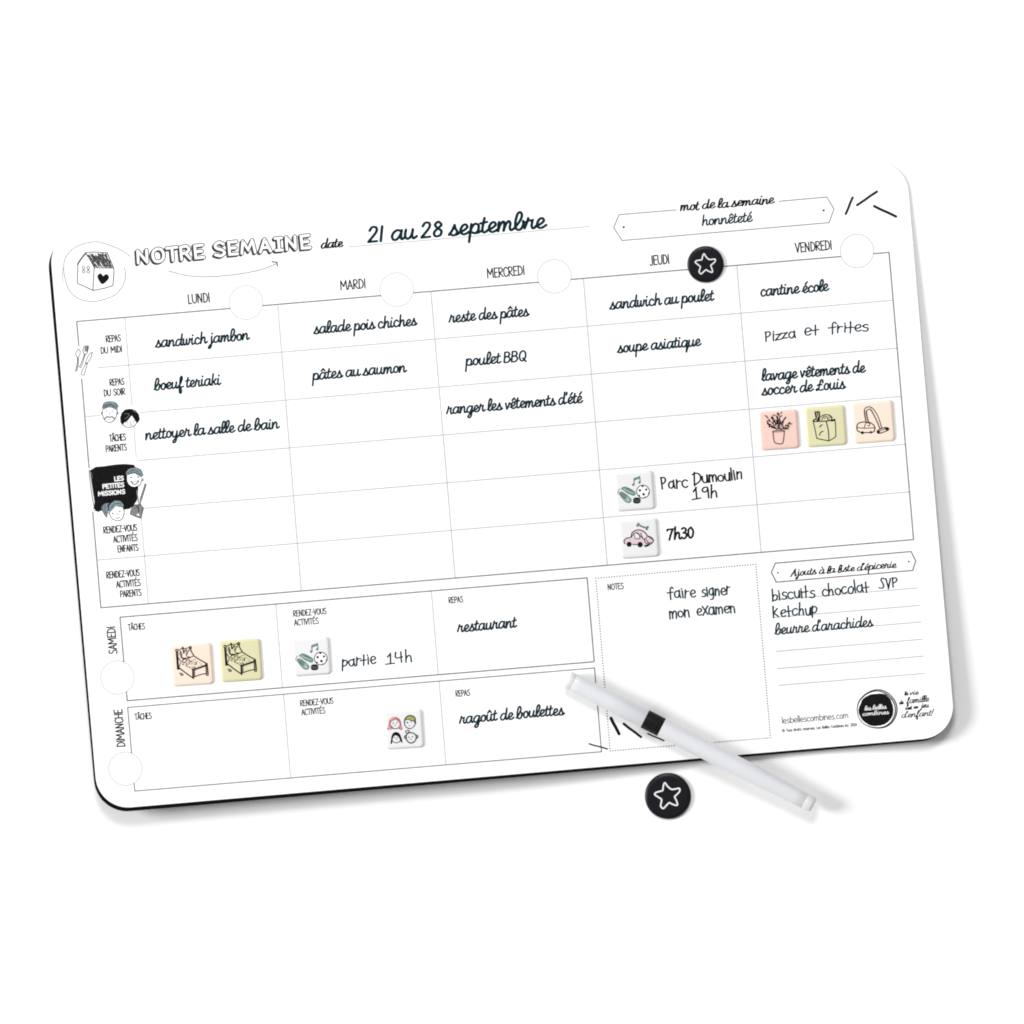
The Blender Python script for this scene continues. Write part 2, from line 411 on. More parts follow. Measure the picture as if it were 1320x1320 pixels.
for a, b in (((358, 394), (388.3, 761.5)), ((555.4, 375.4), (586.7, 744.5)), ((752, 359.3), (782.8, 728.4)), ((949.8, 343), (981, 711.5))):
    rule("column_line", 'light', [(a, b)], 1.5)
for s_ in ([((126, 474), (1152.0, 387))], [((109.8, 537), (130, 535.5)), ((180, 531.8), (1156.5, 448.8))], [((178, 593.7), (1162, 511))],
           [((186, 655.2), (1167.5, 572.6))], [((126, 722), (1172.5, 634))]):
    rule("row_line", 'light', s_, 1.5)
sb = gapped((154.6, 795.4), (164, 903.6), CIRC) + [((154, 795.7), (757.2, 744.8)), ((756.8, 744.4), (766, 853.4)), ((163.5, 903.3), (766, 853))]
rule("saturday_box", 'frame', sb, 1.7)
db = gapped((164.5, 911.7), (173.8, 1020), CIRC) + [((164.2, 912), (766.8, 861)), ((766.3, 860.6), (770.6, 913)), ((770.6, 913), (775.4, 969.3)), ((173.4, 1019.8), (775.6, 969))]
rule("sunday_box", 'frame', db, 1.5)
for a, b in (((355.5, 779), (364, 886)), ((556, 762), (565, 869.5)), ((365.5, 895), (374.5, 1002.5)), ((566, 878.4), (574.8, 985.5))):
    rule("box_divider", 'light', [(a, b)], 1.4)
k = Ink(z=.1); q = [(768, 745.4), (974.2, 727.4), (993.2, 951), (786.5, 968)]
for i in range(4): k.dots(q[i], q[(i+1) % 4], 3.4, 1.05)
k.build("notes_box", 'frame', board, "dotted outline of the notes box")
for x, y, r in CIRC:
    k = Ink(z=.1)
    for i in range(60):
        a = 6.2832*i/60; k.dot(x+r*math.cos(a), y+r*math.sin(a), .8, 6)
    k.build("day_circle", 'circle', board)
k = Ink(z=.1)
k.ribbon([(872, 270.6), (798, 276.7), (791, 293.3), (801.9, 310), (850, 306), (910, 300.7), (960, 296.4), (1020, 291.2), (1068.7, 287), (1075, 269.4), (1065.8, 254), (1004, 259.5)], 1.25, caps=False)
k.build("word_tag_outline", 'frame', board)
for x, y, q in ((804, 292.8, 1.5), (1061.7, 271.2, 1.5), (1002.7, 738.2, 1.2), (1171.4, 723.9, 1.2)):
    k = Ink(z=.13); k.dot(x, y, q); k.build("tag_hole", 'black', board)
k = Ink(z=.1)
k.ribbon([(999.4, 726), (1058, 721), (1116, 716), (1174.4, 711), (1180.4, 723), (1176.5, 735.3), (1118, 740.3), (1060, 745.3), (1000.7, 750.4), (994.3, 737.9)], 1.7, closed=True)
k.build("grocery_tag_outline", 'frame', board)
for a, b in (((996, 773.5), (1183, 757.8)), ((998, 796), (1185.5, 780.4)), ((1000, 817.5), (1187.6, 801.7)), ((1000.2, 839.7), (1189.3, 824)), ((1001.7, 862), (1191, 845.7)), ((1004, 883.4), (1192.6, 868))):
    rule("grocery_line", 'pale', [(a, b)], 1.4)
rule("date_line", 'pale', [((449, 318.2), (759.6, 291.9))], 1.2)

# --- loose brush dashes
for a, b, wd in (((1099.2, 254.6), (1090.2, 275.8), 2.6), ((1130.4, 247), (1104.8, 264.4), 2.7), ((1126.8, 265.7), (1155, 279.1), 2.9),
                 ((787.5, 925.8), (798, 946), 3.6), ((804, 933), (826.2, 950), 2.8), ((834.9, 945.6), (855.6, 954.7), 1.8), ((759.4, 958.8), (783, 965.4), 1.7)):
    k = Ink(z=.13); a = Vector(a); b = Vector(b); n = Vector((-(b-a).y, (b-a).x)).normalized()
    k.ribbon([a, a+(b-a)*.3+n*.25, a+(b-a)*.65-n*.1, b], wd*1.15); k.build("brush_dash", 'black', board)

# --- printed captions
def caption(s, a, b, h, wd=1.25, m='dark', font=CAP, name="printed_caption", **kw):
    k = Ink(z=.13); text(k, s, font, a, b, h, wd, **kw); return k.build(name, m, board)
for s, a, b in (("LUNDI", (243.4, 391.6), (269.8, 389.2)), ("MARDI", (439.6, 373.8), (470.6, 371.2)), ("MERCREDI", (628.8, 358.3), (675.6, 354.2)),
                ("JEUDI", (838, 342), (862.2, 339.8)), ("VENDREDI", (1026, 325.6), (1071.6, 321.6))):
    caption(s, a, b, 11.9, 1.6, jit=.01)
for s, a, b in (("REPAS", (137.2, 441.2), (155.6, 439.5)), ("DU MIDI", (130.6, 456), (156.8, 453.8)), ("REPAS", (142, 497.2), (160.1, 495.6)),
                ("DU SOIR", (134.6, 510.9), (161.4, 508.5)), ("TÂCHES", (141.4, 569.2), (162.2, 567.3)), ("PARENTS", (137.1, 582.8), (163.4, 580.4)),
                ("RENDEZ-VOUS", (134, 687.6), (176.6, 683.9)), ("ACTIVITÉS", (146.5, 699.6), (177.2, 696.9)), ("ENFANTS", (152.3, 712), (178.3, 709.7)),
                ("RENDEZ-VOUS", (137.8, 745.6), (179.8, 742)), ("ACTIVITÉS", (150.3, 757.6), (181.1, 754.9)), ("PARENTS", (155.7, 770), (182.2, 767.7))):
    caption(s, a, b, 8.3, 1.3)
for s, a, b in (("TÂCHES", (165.4, 812.6), (186.8, 810.8)), ("TÂCHES", (174, 928), (195.4, 926.2)), ("RENDEZ-VOUS", (378.6, 794.8), (420.6, 791.2)),
                ("ACTIVITÉS", (379.6, 806.5), (410.6, 803.8)), ("REPAS", (579, 777.6), (596.8, 776)), ("RENDEZ-VOUS", (387.6, 910.4), (429.6, 906.8)),
                ("ACTIVITÉS", (389, 922), (419.3, 919.4)), ("REPAS", (588, 897.9), (605.8, 896.4)), ("NOTES", (784, 760.6), (803.8, 758.9))):
    caption(s, a, b, 7.6, 1.15)
caption("SAMEDI", (151, 842.2), (148.1, 808.2), 10.5, 1.6)
caption("DIMANCHE", (161.2, 961.6), (157.2, 914.4), 10.4, 1.6)
# outlined heading: dark body, pale inside
for s, a, b in (("NOTRE", (178.5, 340.6), (263, 333.1)), ("SEMAINE", (277.8, 331.1), (400, 320.6))):
    k = Ink(z=.12)
    text(k, s, TTL, a, b, 19, 5.3, off=(-1.8, 1.7)); text(k, s, TTL, a, b, 19, 5.7)
    o = k.build("title_lettering", 'title', board)
    k2 = Ink(z=.20); text(k2, s, TTL, a, b, 19, 3.3); k2.build("letter_fill", 'white', board)
k = Ink(z=.12)
k.curve([(217, 349.2), (239.2, 354.8), (265.2, 356.8), (295, 354.8), (322.8, 350.7), (341.3, 346), (357, 339.5)], 1.1); k.build("title_arrow", 'pencil', board)
k = Ink(z=.12); k.ribbon([(350.6, 337.3), (357.2, 338.2), (357.5, 343)], 1.5); k.build("arrow_head", 'title', board)
B_ = dict(font=CUR, contrast=.5, slant=.2)
caption("date", (414, 320.4), (442, 318), 6.8, 2.25, 'black', **B_)
caption("mot de la semaine", (877.5, 272), (998, 261.8), 6.9, 2.1, 'black', jit=.10, **B_)
caption("Ajouts à la liste d'épicerie", (1019, 743.2), (1155.5, 731.5), 5.4, 1.6, 'black', jit=.09, **B_)
caption("lesbellescombines.com", (1008.8, 932.6), (1093, 925.6), 5.3, .85, 'dark', font=GEO)
caption("© Tous droits reserves, Les Belles Combines inc. 2018", (1008.6, 943.6), (1104.4, 935.6), 2.5, .62, 'dark', font=GEO)
for s, a, b, h in (("la", (1166, 896.4), (1170.6, 896), 3.2), ("vie", (1172.4, 896), (1184, 895), 3.8), ("de", (1159.2, 908), (1164.6, 907.5), 3.2), ("famille", (1168.4, 907), (1197.6, 904), 5),
                   ("c'est", (1167, 915), (1175.4, 914.2), 3), ("un", (1178, 913.4), (1183.6, 912.9), 2.8), ("jeu", (1186.5, 912.6), (1197.4, 911.6), 4.2), ("d'enfant!", (1162, 925.6), (1201.6, 922.2), 5)):
    caption(s, a, b, h*.9, 1.15, 'black', font=CUR, contrast=.4, slant=.25)

# --- round scribbled logo stamp
zz = Z(1090, 880, 10.56)
k = Ink(z=.13)
k.fill(zz(200,300, 240,220, 330,165, 440,150, 540,160, 610,230, 640,310, 650,400, 620,490, 540,560, 430,590, 330,580, 240,520, 190,440, 175,370), True, .25)
for i, (sc_, dx) in enumerate(((1.0, 0), (1.03, 6), (.98, -4), (1.05, 10))):
    pts = [(420+dx+ (262*sc_)*math.cos(t+i*.4), 368 - dx*.5 + 252*sc_*math.sin(t+i*.4)*(1+.03*math.sin(3*t+i))) for t in [j*6.2832/16 for j in range(16)]]
    k.curve(zz(*[c for p in pts for c in p]), .75, True)
k.build("logo_stamp", 'black', board)
k = Ink(z=.2); text(k, "les belles", CUR, (1114.4, 915.8), (1142.8, 913.2), 3.2, .62, slant=.2, contrast=.2); text(k, "combines", CUR, (1111.8, 922.8), (1146, 920), 3.0, .65, slant=.2, contrast=.2)
k.build("logo_lettering", 'white', board)

# --- house drawing
zz = Z(75, 300, 13.2)
k = Ink(z=.12)
k.curve(zz(1230,405, 1080,300, 920,230, 700,160, 560,160, 400,200, 240,280, 140,400, 100,500, 100,700, 140,860, 200,1000, 330,1110, 480,1160, 620,1170, 800,1130, 960,1060, 1060,960, 1120,850, 1145,720, 1130,590), 1.0)
k.curve(zz(80,600, 70,700, 85,840), .7)
k.build("drawn_circle", 'pencil', board)
k = Ink(z=.14)
for pl in ((335,530, 330,700, 325,860), (325,860, 460,920, 590,980), (590,980, 600,780, 612,595), (612,595, 780,600, 945,600), (945,600, 948,700, 930,900), (930,900, 780,945, 595,982),
           (460,340, 540,460, 612,590), (470,335, 650,330, 835,342), (835,342, 890,470, 945,600)):
    k.curve(zz(*pl), 1.15)
k.curve(zz(330,535, 400,430, 470,345), 2.0)
rn = random.Random(3)
for i in range(230):
    u = rn.uniform(.0, .97); v = rn.uniform(0, .93)
    x = 478+v*137+u*(350-v*25); y = 348+v*245; e = min(.34, (1-v)*1.35)*rn.uniform(.5, 1)
    k.curve(zz(x, y, x+e*100+rn.uniform(-6, 6), y+e*170), .7)
for x in (430, 512):
    k.curve(zz(x-25,590, x,572, x+25,595, x,630, x-22,665, x+2,688, x+26,665, x,630), .8, True)
k.build("house_drawing", 'title', board)
k = Ink(z=.14); k.fill(zz(765,735, 720,690, 668,730, 685,800, 748,875, 830,820, 865,755, 830,705, 790,715), True); k.build("heart_mark", 'black', board)

# --- cutlery drawing
zz = Z(90, 420, 4.552)
k = Ink(z=.14)
k.curve(zz(50,138, 36,158, 38,178, 48,184, 58,170, 60,148), .9, True); k.curve(zz(46,186, 42,230, 34,268), 1.2); k.curve(zz(50,186, 50,225, 42,265), .8)
k.curve(zz(84,120, 76,145, 84,165, 96,165, 104,150, 110,122), 1.0)
for x in (88, 94, 100, 105): k.curve(zz(x+3,116, x-1,150), .9)
k.curve(zz(86,165, 74,200, 58,240), 1.0); k.curve(zz(90,168, 80,205, 66,245, 56,240), .8)
k.curve(zz(132,155, 112,170, 92,215, 100,220, 122,190, 132,155), .9); k.curve(zz(96,218, 76,255, 68,285, 84,285, 94,250, 104,218), .9)
k.build("cutlery_drawing", 'title', board)

# --- heads by the row captions
zz = Z(110, 510, 7.765)
def face(pts, name="face_fill", z=.18, m='white'):
    k = Ink(z=z); k.fill(pts, True); return k.build(name, m, board)
face(zz(245,70, 185,110, 172,190, 200,245, 240,268, 290,240, 318,170, 305,100))
k = Ink(z=.24); k.fill(zz(168,130, 175,85, 230,62, 300,72, 328,110, 318,150, 300,125, 250,120, 205,115, 185,140), False); k.build("hair_shape", 'slate', board)
k = Ink(z=.26)
k.curve(zz(172,140, 172,190, 195,245, 240,268, 285,248, 312,195, 318,150), 1.0); k.curve(zz(320,160, 328,175, 312,190), .8); k.curve(zz(165,165, 160,180, 175,192), .8)
k.dot(*zz(215,165)[0], .7); k.dot(*zz(272,168)[0], .7); k.curve(zz(205,150, 222,148), .7); k.curve(zz(262,150, 282,150), .7)
k.curve(zz(245,160, 240,195), .6); k.curve(zz(195,232, 215,212, 242,216, 270,212, 290,230), 1.5); k.curve(zz(225,238, 242,244, 258,238), .7)
k.curve(zz(180,105, 230,85, 310,100), .6); k.curve(zz(178,125, 215,95, 260,80), .7); k.curve(zz(200,118, 250,98, 315,118), .8); k.curve(zz(170,120, 190,72, 240,60, 300,70, 330,108), .9); k.build("father_drawing", 'title', board)
face(zz(440,150, 370,200, 360,260, 400,300, 440,315, 500,290, 525,240, 510,180))
k = Ink(z=.24)
k.fill(zz(440,150, 380,158, 348,215, 352,270, 372,295, 392,270, 408,262, 430,245, 446,222, 470,190, 440,150), False)
k.fill(zz(440,132, 395,140, 362,175, 350,215, 420,200, 470,200, 492,225, 505,262, 522,275, 545,240, 536,190, 505,150, 470,134), False)
k.build("hair_shape", 'black', board)
k = Ink(z=.26); k.curve(zz(370,290, 400,310, 440,318, 490,300, 515,270), .9); k.curve(zz(405,262, 418,268, 428,260), .7); k.curve(zz(470,252, 482,258, 492,250), .7)
k.curve(zz(455,255, 450,275, 458,278), .6); k.curve(zz(438,290, 455,298, 470,286), .8); k.build("mother_drawing", 'title', board)
k = Ink(z=.30); k.curve(zz(395,180, 440,185, 420,215, 395,235), .5); k.curve(zz(475,145, 500,165), .6); k.build("hair_shine", 'slate', board)

# --- black painted block with white words
k = Ink(z=.12)
k.fill(zz(42,748, 70,735, 100,715, 180,708, 250,700, 330,692, 400,684, 450,688, 490,692, 500,720, 512,760, 520,830, 530,900, 526,980, 520,1050, 480,1100, 440,1135, 380,1142, 300,1148, 240,1150, 170,1150, 115,1158, 85,1130, 92,1060, 78,980, 66,900, 55,820), False, .35)
k.curve(zz(38,745, 40,800, 60,960, 90,1130), 1.0); k.curve(zz(60,735, 250,700, 420,682), 1.0, taper=.3); k.curve(zz(80,1128, 140,1160, 90,1150), .8)
k.build("painted_block", 'black', board)
k = Ink(z=.17); k.curve(zz(52,760, 66,880, 90,1050), .5); k.curve(zz(60,770, 72,820), .5); k.build("paint_streak", 'frame', board)
for s, a, b in (("LES", (148.2, 620), (159.2, 619)), ("PETITES", (133, 629.9), (159.8, 627.4)), ("MISSIONS", (127.2, 639.2), (161, 636.2))):
    k = Ink(z=.18); text(k, s, CAP, a, b, 5.3, 1.25); k.build("block_word", 'white', board)
face(zz(490,730, 420,790, 415,850, 440,900, 490,915, 550,890, 572,830, 555,760))
k = Ink(z=.24); k.fill(zz(405,760, 430,730, 500,722, 555,745, 576,800, 560,820, 545,790, 500,780, 455,785, 425,790, 412,800), False); k.build("hair_shape", 'slate', board)
k = Ink(z=.26); k.curve(zz(415,800, 418,860, 445,900, 490,915, 545,892, 568,830), .9); k.dot(*zz(458,818)[0], 1.1); k.dot(*zz(528,815)[0], 1.1)
k.curve(zz(458,855, 475,884, 500,888, 528,866, 532,850), 1.2); k.curve(zz(452,858, 490,866, 534,848), .7); k.curve(zz(572,830, 582,845, 565,855), .7); k.curve(zz(405,765, 440,730, 500,720, 555,745, 578,800), .8); k.curve(zz(420,775, 470,745, 530,755), .7); k.curve(zz(430,790, 480,765, 550,790), .7); k.build("boy_drawing", 'dark', board)
face(zz(310,1090, 250,1120, 235,1180, 265,1230, 320,1255, 370,1230, 385,1170, 365,1110))
k = Ink(z=.24); k.fill(zz(245,1090, 290,1052, 345,1052, 380,1085, 386,1125, 350,1105, 300,1110, 262,1140, 240,1175, 232,1130), False)
k.fill(zz(240,1075, 195,1080, 162,1110, 165,1150, 190,1195, 215,1230, 222,1180, 225,1130), False); k.build("hair_shape", 'slate', board)
k = Ink(z=.26); k.curve(zz(240,1170, 262,1225, 320,1252, 368,1232, 388,1170, 380,1110), .9); k.dot(*zz(275,1180)[0], 1.0); k.dot(*zz(345,1158)[0], 1.0)
k.curve(zz(312,1170, 322,1192, 312,1196), .6); k.curve(zz(305,1222, 325,1228, 345,1215), .8); k.curve(zz(236,1150, 224,1160, 236,1185), .7)
k.curve(zz(245,1080, 226,1100, 232,1140), 1.2); k.curve(zz(245,1088, 290,1050, 345,1050, 384,1090), .7); k.curve(zz(255,1120, 300,1080, 360,1085), .7); k.curve(zz(170,1110, 178,1160, 210,1215), .7); k.curve(zz(200,1085, 195,1140, 218,1200), .6); k.build("girl_drawing", 'dark', board)
k = Ink(z=.24); k.fill(zz(480,1100, 520,1090, 575,1105, 580,1150, 555,1228, 500,1205, 448,1185, 465,1140), False)
k.curve(zz(515,950, 525,1020, 535,1090), 1.3); k.curve(zz(600,885, 580,960, 555,1040, 548,1090), 2.0); k.build("dustpan_drawing", 'frame', board)
k = Ink(z=.28); k.curve(zz(450,1185, 500,1208, 556,1228), .9); k.curve(zz(556,1228, 582,1120), .9); k.curve(zz(448,1185, 480,1100, 560,1095), .9)
k.curve(zz(596,880, 572,960, 545,1040), .6); k.curve(zz(610,890, 585,970, 560,1050), .6); k.curve(zz(510,1110, 535,1130, 530,1160), 1.2); k.build("dustpan_outline", 'dark', board)
k = Ink(z=.29); k.fill(zz(510,1195, 545,1205, 530,1180)); k.build("dustpan_shine", 'white', board)

# --- marker handwriting
def hand(s, a, b, h=8.4, wd=2.3, m='ink', font=CUR, slant=.12, **kw):
    k = Ink(z=.16); text(k, s, font, a, b, h, wd, slant=slant, contrast=(.14 if font is CUR else .2), **kw); return k.build("handwriting", m, board)
for s, a, b in (("sandwich jambon", (200.5, 448), (321.5, 437.6)), ("boeuf teriaki", (198.8, 503), (284.4, 495.6)), ("nettoyer la salle de bain", (188, 566.8), (360, 552)),
                ("salade pois chiches", (404.5, 430.4), (537.5, 419)), ("pâtes au saumon", (403.2, 489.6), (524, 479.2)), ("reste des pâtes", (579, 415.8), (682, 407)),
                ("poulet BBQ", (600.6, 471.6), (678, 465)), ("ranger les vêtements d'été", (575.8, 534), (751, 519)), ("sandwich au poulet", (786, 398.6), (920.4, 387)),
                ("soupe asiatique", (796, 454.6), (903.6, 445.3)), ("cantine école", (981, 382), (1068.4, 374.4)), ("lavage vêtements de", (982, 491), (1115.6, 479.5)),
                ("soccer de Louis", (982, 509.6), (1090, 500.4)), ("restaurant", (589.8, 814.8), (666, 808.2)), ("ragoût de boulettes", (592.4, 932.8), (727.4, 921))):
    hand(s, a, b, jit=.03)
hand("honnêteté", (905.6, 290.8), (970, 285.3), 7.6, 1.95)
hand("beurre d'arachides", (999, 818), (1125.4, 807.2), 7.9, 1.95)
hand("21 au 28 septembre", (474.6, 312.2), (704, 293.2), 12.4, 3.5)
hand("7h30", (860.2, 696.2), (893.6, 693.3), 9.0, 2.7, 'black', slant=.06)
P_ = dict(font=PRT, slant=.03, wob=.36)
for s, a, b, h in (("Parc", (852.8, 630.6), (886.6, 627.2), 10), ("Dumoulin", (892.5, 624.8), (956, 616.8), 9.6), ("19h", (892.8, 644.4), (924.2, 640.4), 10)):
    hand(s, a, b, h-.4, 2.15, 'black', jit=.09, **P_)
for s, a, b, h in (("partie", (441.4, 859.4), (484.6, 855.6), 9.4), ("14h", (497.6, 855.6), (530.4, 852.4), 9.4), ("Pizza", (986.6, 439.6), (1025.4, 435), 8.8), ("et", (1037.6, 432.6), (1055.4, 430.8), 9),
                   ("frites", (1068.4, 429.6), (1119.4, 426.6), 9), ("faire", (861, 771.8), (896.6, 768.8), 9.8), ("signer", (904.4, 769.2), (941.6, 765.8), 9.6), ("mon", (863.4, 797), (888.2, 794.6), 9.4),
                   ("examen", (898.6, 793.6), (947, 789), 9.8), ("biscuits", (995.8, 773.6), (1050, 769.2), 9.2), ("chocolat", (1060.4, 768), (1120.6, 762.4), 9.6), ("SVP", (1132.8, 758.6), (1156.6, 756.2), 8.6),
                   ("Ketchup", (997.4, 795.6), (1053, 791.4), 9.6)):
    hand(s, a, b, h-.4, 2.0, 'ink2', jit=.09, **P_)

# ------------------------------------------------------------ picture tiles
def rrect(w_, r, n=6):
    out = []
    for cx, cy, a0 in ((1, 1, 0), (-1, 1, 90), (-1, -1, 180), (1, -1, 270)):
        for i in range(n+1):
            a = math.radians(a0+90*i/n); out.append(((w_/2-r)*cx+r*math.cos(a), (w_/2-r)*cy+r*math.sin(a)))
    return out
TH = 3.0
def tile(cx, cy, size, ang, m, label, group=None):
    global TSURF
    TSURF = flat_on_board(cx, cy)
    root = empty("picture_magnet", on_board(cx, cy, 0), math.radians(ang))
    props(root, label, "magnet", "square picture magnets on the planner")
    if group: root['group'] = group
    rings = [(.4, .03), (0, .25), (0, 1.1), (.25, 1.65), (.75, 2.2), (1.5, 2.62), (2.4, 2.86), (3.3, TH-.03), (4.0, TH)]
    V = []; F = []; c, s_ = math.cos(math.radians(ang)), math.sin(math.radians(ang)); n = 28
    for ins, z in rings:
        for x, y in rrect(size-2*ins, max(1.2, 5.0-ins)):
            V.append(TSURF(cx+x*c+y*s_, cy-x*s_+y*c, z))
    for j in range(len(rings)-1):
        for i in range(n): F.append((j*n+i, (j+1)*n+i, (j+1)*n+(i+1) % n, j*n+(i+1) % n))
    F.append(tuple(range(n))); F.append(tuple((len(rings)-1)*n+i for i in reversed(range(n))))
    link_mesh("tile_body", V, F, M[m], root, 50)
    return root
def pic(root, name, m, z=.0): 
    k = Ink(TSURF, TH+.1+z); k.ws = 1.2; k.root = root; k.nm = name; k.m = m; return k
def done(*ks):
    for k in ks: k.build(k.nm, k.m, k.root)

# potted plant
r = tile(1004.2, 554, 50, 4, 'tpink', "pink square magnet with a potted plant, left of the yellow grocery bag magnet")
zz = Z(970, 510, 6.947); a = pic(r, "plant_drawing", 'black')
a.curve(zz(182,318, 240,312, 284,312), 1.0); a.curve(zz(182,320, 190,380, 200,420, 240,432, 270,425, 280,380, 286,314), 1.05); a.curve(zz(182,328, 284,322), .6)
rn = random.Random(5)
for bx, by, tx, ty in ((215,300,130,195), (220,300,130,245), (225,300,185,195), (232,300,210,175), (240,300,240,165), (245,300,285,210), (255,300,335,245), (215,305,160,275), (235,300,225,215), (250,305,300,285)):
    a.curve(zz(bx, by, (bx+tx)/2+6, (by+ty)/2, tx, ty), .7)
    for t in (.35, .5, .62, .75, .88, 1):
        x = bx+(tx-bx)*t+rn.uniform(-12, 12); y = by+(ty-by)*t+rn.uniform(-8, 8)
        an = math.atan2(ty-by, tx-bx)+rn.uniform(-.9, .9)
        a.ribbon(zz(x, y, x+11*math.cos(an), y+11*math.sin(an), x+22*math.cos(an), y+22*math.sin(an)), 2.1, taper=.5)
done(a)
# grocery bag
r = tile(1064.4, 549.2, 51.5, 4, 'tyellow', "yellow square magnet with a grocery bag, between the potted plant and the vacuum cleaner magnets")
a = pic(r, "bag_drawing", 'black')
a.curve(zz(542,228, 560,300, 575,382), 1.0); a.curve(zz(575,382, 630,395, 684,405), 1.1); a.curve(zz(684,405, 680,320, 660,230), 1.1); a.curve(zz(545,232, 600,230, 662,228), 1.2)
a.curve(zz(684,405, 720,385, 746,368), 1.0); a.curve(zz(746,368, 745,290, 738,210), 1.0); a.curve(zz(662,228, 700,222, 738,212), 1.2); a.curve(zz(735,212, 728,225, 700,226), 1)
a.curve(zz(600,355, 608,332, 632,318), 1.1); a.curve(zz(602,282, 612,268, 624,262), 1.2)
a.fill(zz(553,142, 600,138, 606,160, 604,222, 575,228, 562,190)); a.curve(zz(545,222, 575,205, 600,215), 1.5)
a.curve(zz(610,190, 640,172, 690,175, 715,200), 1.0); a.curve(zz(620,215, 640,185, 668,195, 675,225), .9); a.curve(zz(640,205, 655,200), .8); a.curve(zz(690,180, 710,205, 700,220), .9); a.curve(zz(680,190, 690,215), .7)
b = pic(r, "bag_highlight", 'tyellow', .05); b.curve(zz(570,150, 580,180, 578,215), .6); b.curve(zz(590,150, 592,190), .5)
done(a, b)
# vacuum cleaner
r = tile(1125.6, 543.6, 53, 4.3, 'tpeach', "peach square magnet with a vacuum cleaner, in the friday column beside the yellow bag magnet")
a = pic(r, "vacuum_drawing", 'dark')
a.curve(zz(935,272, 955,245, 1010,236, 1060,245, 1092,275, 1095,305, 1075,328, 1000,330, 950,322, 936,300), 1.15, True); a.curve(zz(936,285, 1000,292, 1092,288), .9)
a.curve(zz(1000,288, 1010,258, 1022,240), .9); a.curve(zz(1022,240, 1050,250, 1045,270, 1030,268), .9); a.dot(*zz(984,332)[0], 2.1); a.dot(*zz(1060,328)[0], 1.7)
a.curve(zz(1015,235, 1002,160, 1005,118, 1040,100, 1080,118, 1125,190, 1158,290), 1.0); a.curve(zz(1040,232, 1022,165, 1026,132, 1045,122, 1068,138, 1105,210, 1140,295), 1.0)
for t in range(9): 
    a.curve(zz(1005+t*1.2,135+t*11, 1024+t*1.5,142+t*10), .55); a.curve(zz(1062+t*10,112+t*20, 1050+t*10,122+t*19), .55)
a.curve(zz(1115,322, 1140,300, 1190,285, 1218,292, 1215,308, 1170,328, 1130,338), 1.1, True); a.fill(zz(1185,290, 1218,288, 1218,304, 1195,308), True); a.fill(zz(1115,322, 1135,312, 1145,325, 1125,336), True); a.curve(zz(1145,312, 1190,300), .8)
done(a)

def sport(cx, cy, size, label, z0):
    r = tile(cx, cy, size, 4, 'twhite', label); zz = z0
    gl = pic(r, "shoe_shape", 'green'); gl.fill(zz(120,215, 150,205, 230,240, 248,265, 225,280, 170,250), True); gl.fill(zz(95,262, 125,255, 190,310, 208,330, 195,348, 165,338), True)
    o = pic(r, "shoe_outline", 'greyteal', .05)
    o.curve(zz(118,222, 145,204, 190,218, 240,248, 246,270, 225,282, 180,255, 118,222), 1.0); o.curve(zz(95,265, 118,250, 160,275, 200,310, 208,330, 190,350, 150,335, 95,265), 1.0)
    o.curve(zz(165,222, 200,228, 215,240), 1.3); o.curve(zz(140,232, 180,262, 215,272), 1.2); o.curve(zz(110,272, 150,312, 175,335), 1.2); o.curve(zz(130,268, 165,290), 1.1); o.curve(zz(150,225, 210,262), .8); o.curve(zz(120,272, 170,320), .8); o.curve(zz(80,262, 92,232, 104,222), .7); o.curve(zz(165,222, 225,255), .5)
    w_ = pic(r, "shoe_highlight", 'off', .1); w_.curve(zz(138,222, 215,262), .5); w_.curve(zz(170,308, 188,330, 178,334, 160,318), .6)
    nt_ = pic(r, "music_note", 'greyteal'); nt_.ribbon(zz(238,180, 236,125, 290,105, 296,158), 1.15); nt_.curve(zz(238,138, 290,118), 1.3)
    nt_.dot(*zz(230,182)[0], 1.7); nt_.dot(*zz(288,160)[0], 1.7)
    bw = pic(r, "ball_fill", 'white'); bw.fill([(p[0], p[1]) for p in zz(*[c for i in range(20) for c in (322+60*math.cos(i*.31416), 247+60*math.sin(i*.31416))])])
    bb = pic(r, "ball_markings", 'black', .06); bb.curve(zz(*[c for i in range(16) for c in (322+60*math.cos(i*.3927), 247+60*math.sin(i*.3927))]), .9, True)
    for x, y, q in ((292,235,14), (352,228,13), (328,272,15), (318,196,12), (375,262,9), (286,285,10), (340,300,8)):
        bb.fill(zz(*[c for i in range(5) for c in (x+q*math.cos(i*1.2566+.3), y+q*math.sin(i*1.2566+.3))]))
    pk = pic(r, "hockey_puck", 'black'); pk.fill(zz(228,315, 245,303, 285,303, 300,316, 298,348, 280,360, 245,360, 228,348), False); pk2 = pic(r, "puck_edge", 'frame', .06); pk2.curve(zz(232,320, 262,328, 296,320), .5); pk2.curve(zz(240,338, 265,342, 290,337), .4)
    done(gl, o, w_, nt_, bw, bb, pk, pk2)
sport(817.8, 632.6, 50, "white square magnet with ball, puck and music note, left of the words Parc Dumoulin", Z(785, 600, 7.333))
sport(401.2, 846, 48.5, "white square magnet with ball, puck and music note in the saturday box", Z(370, 815.4, 7.4))

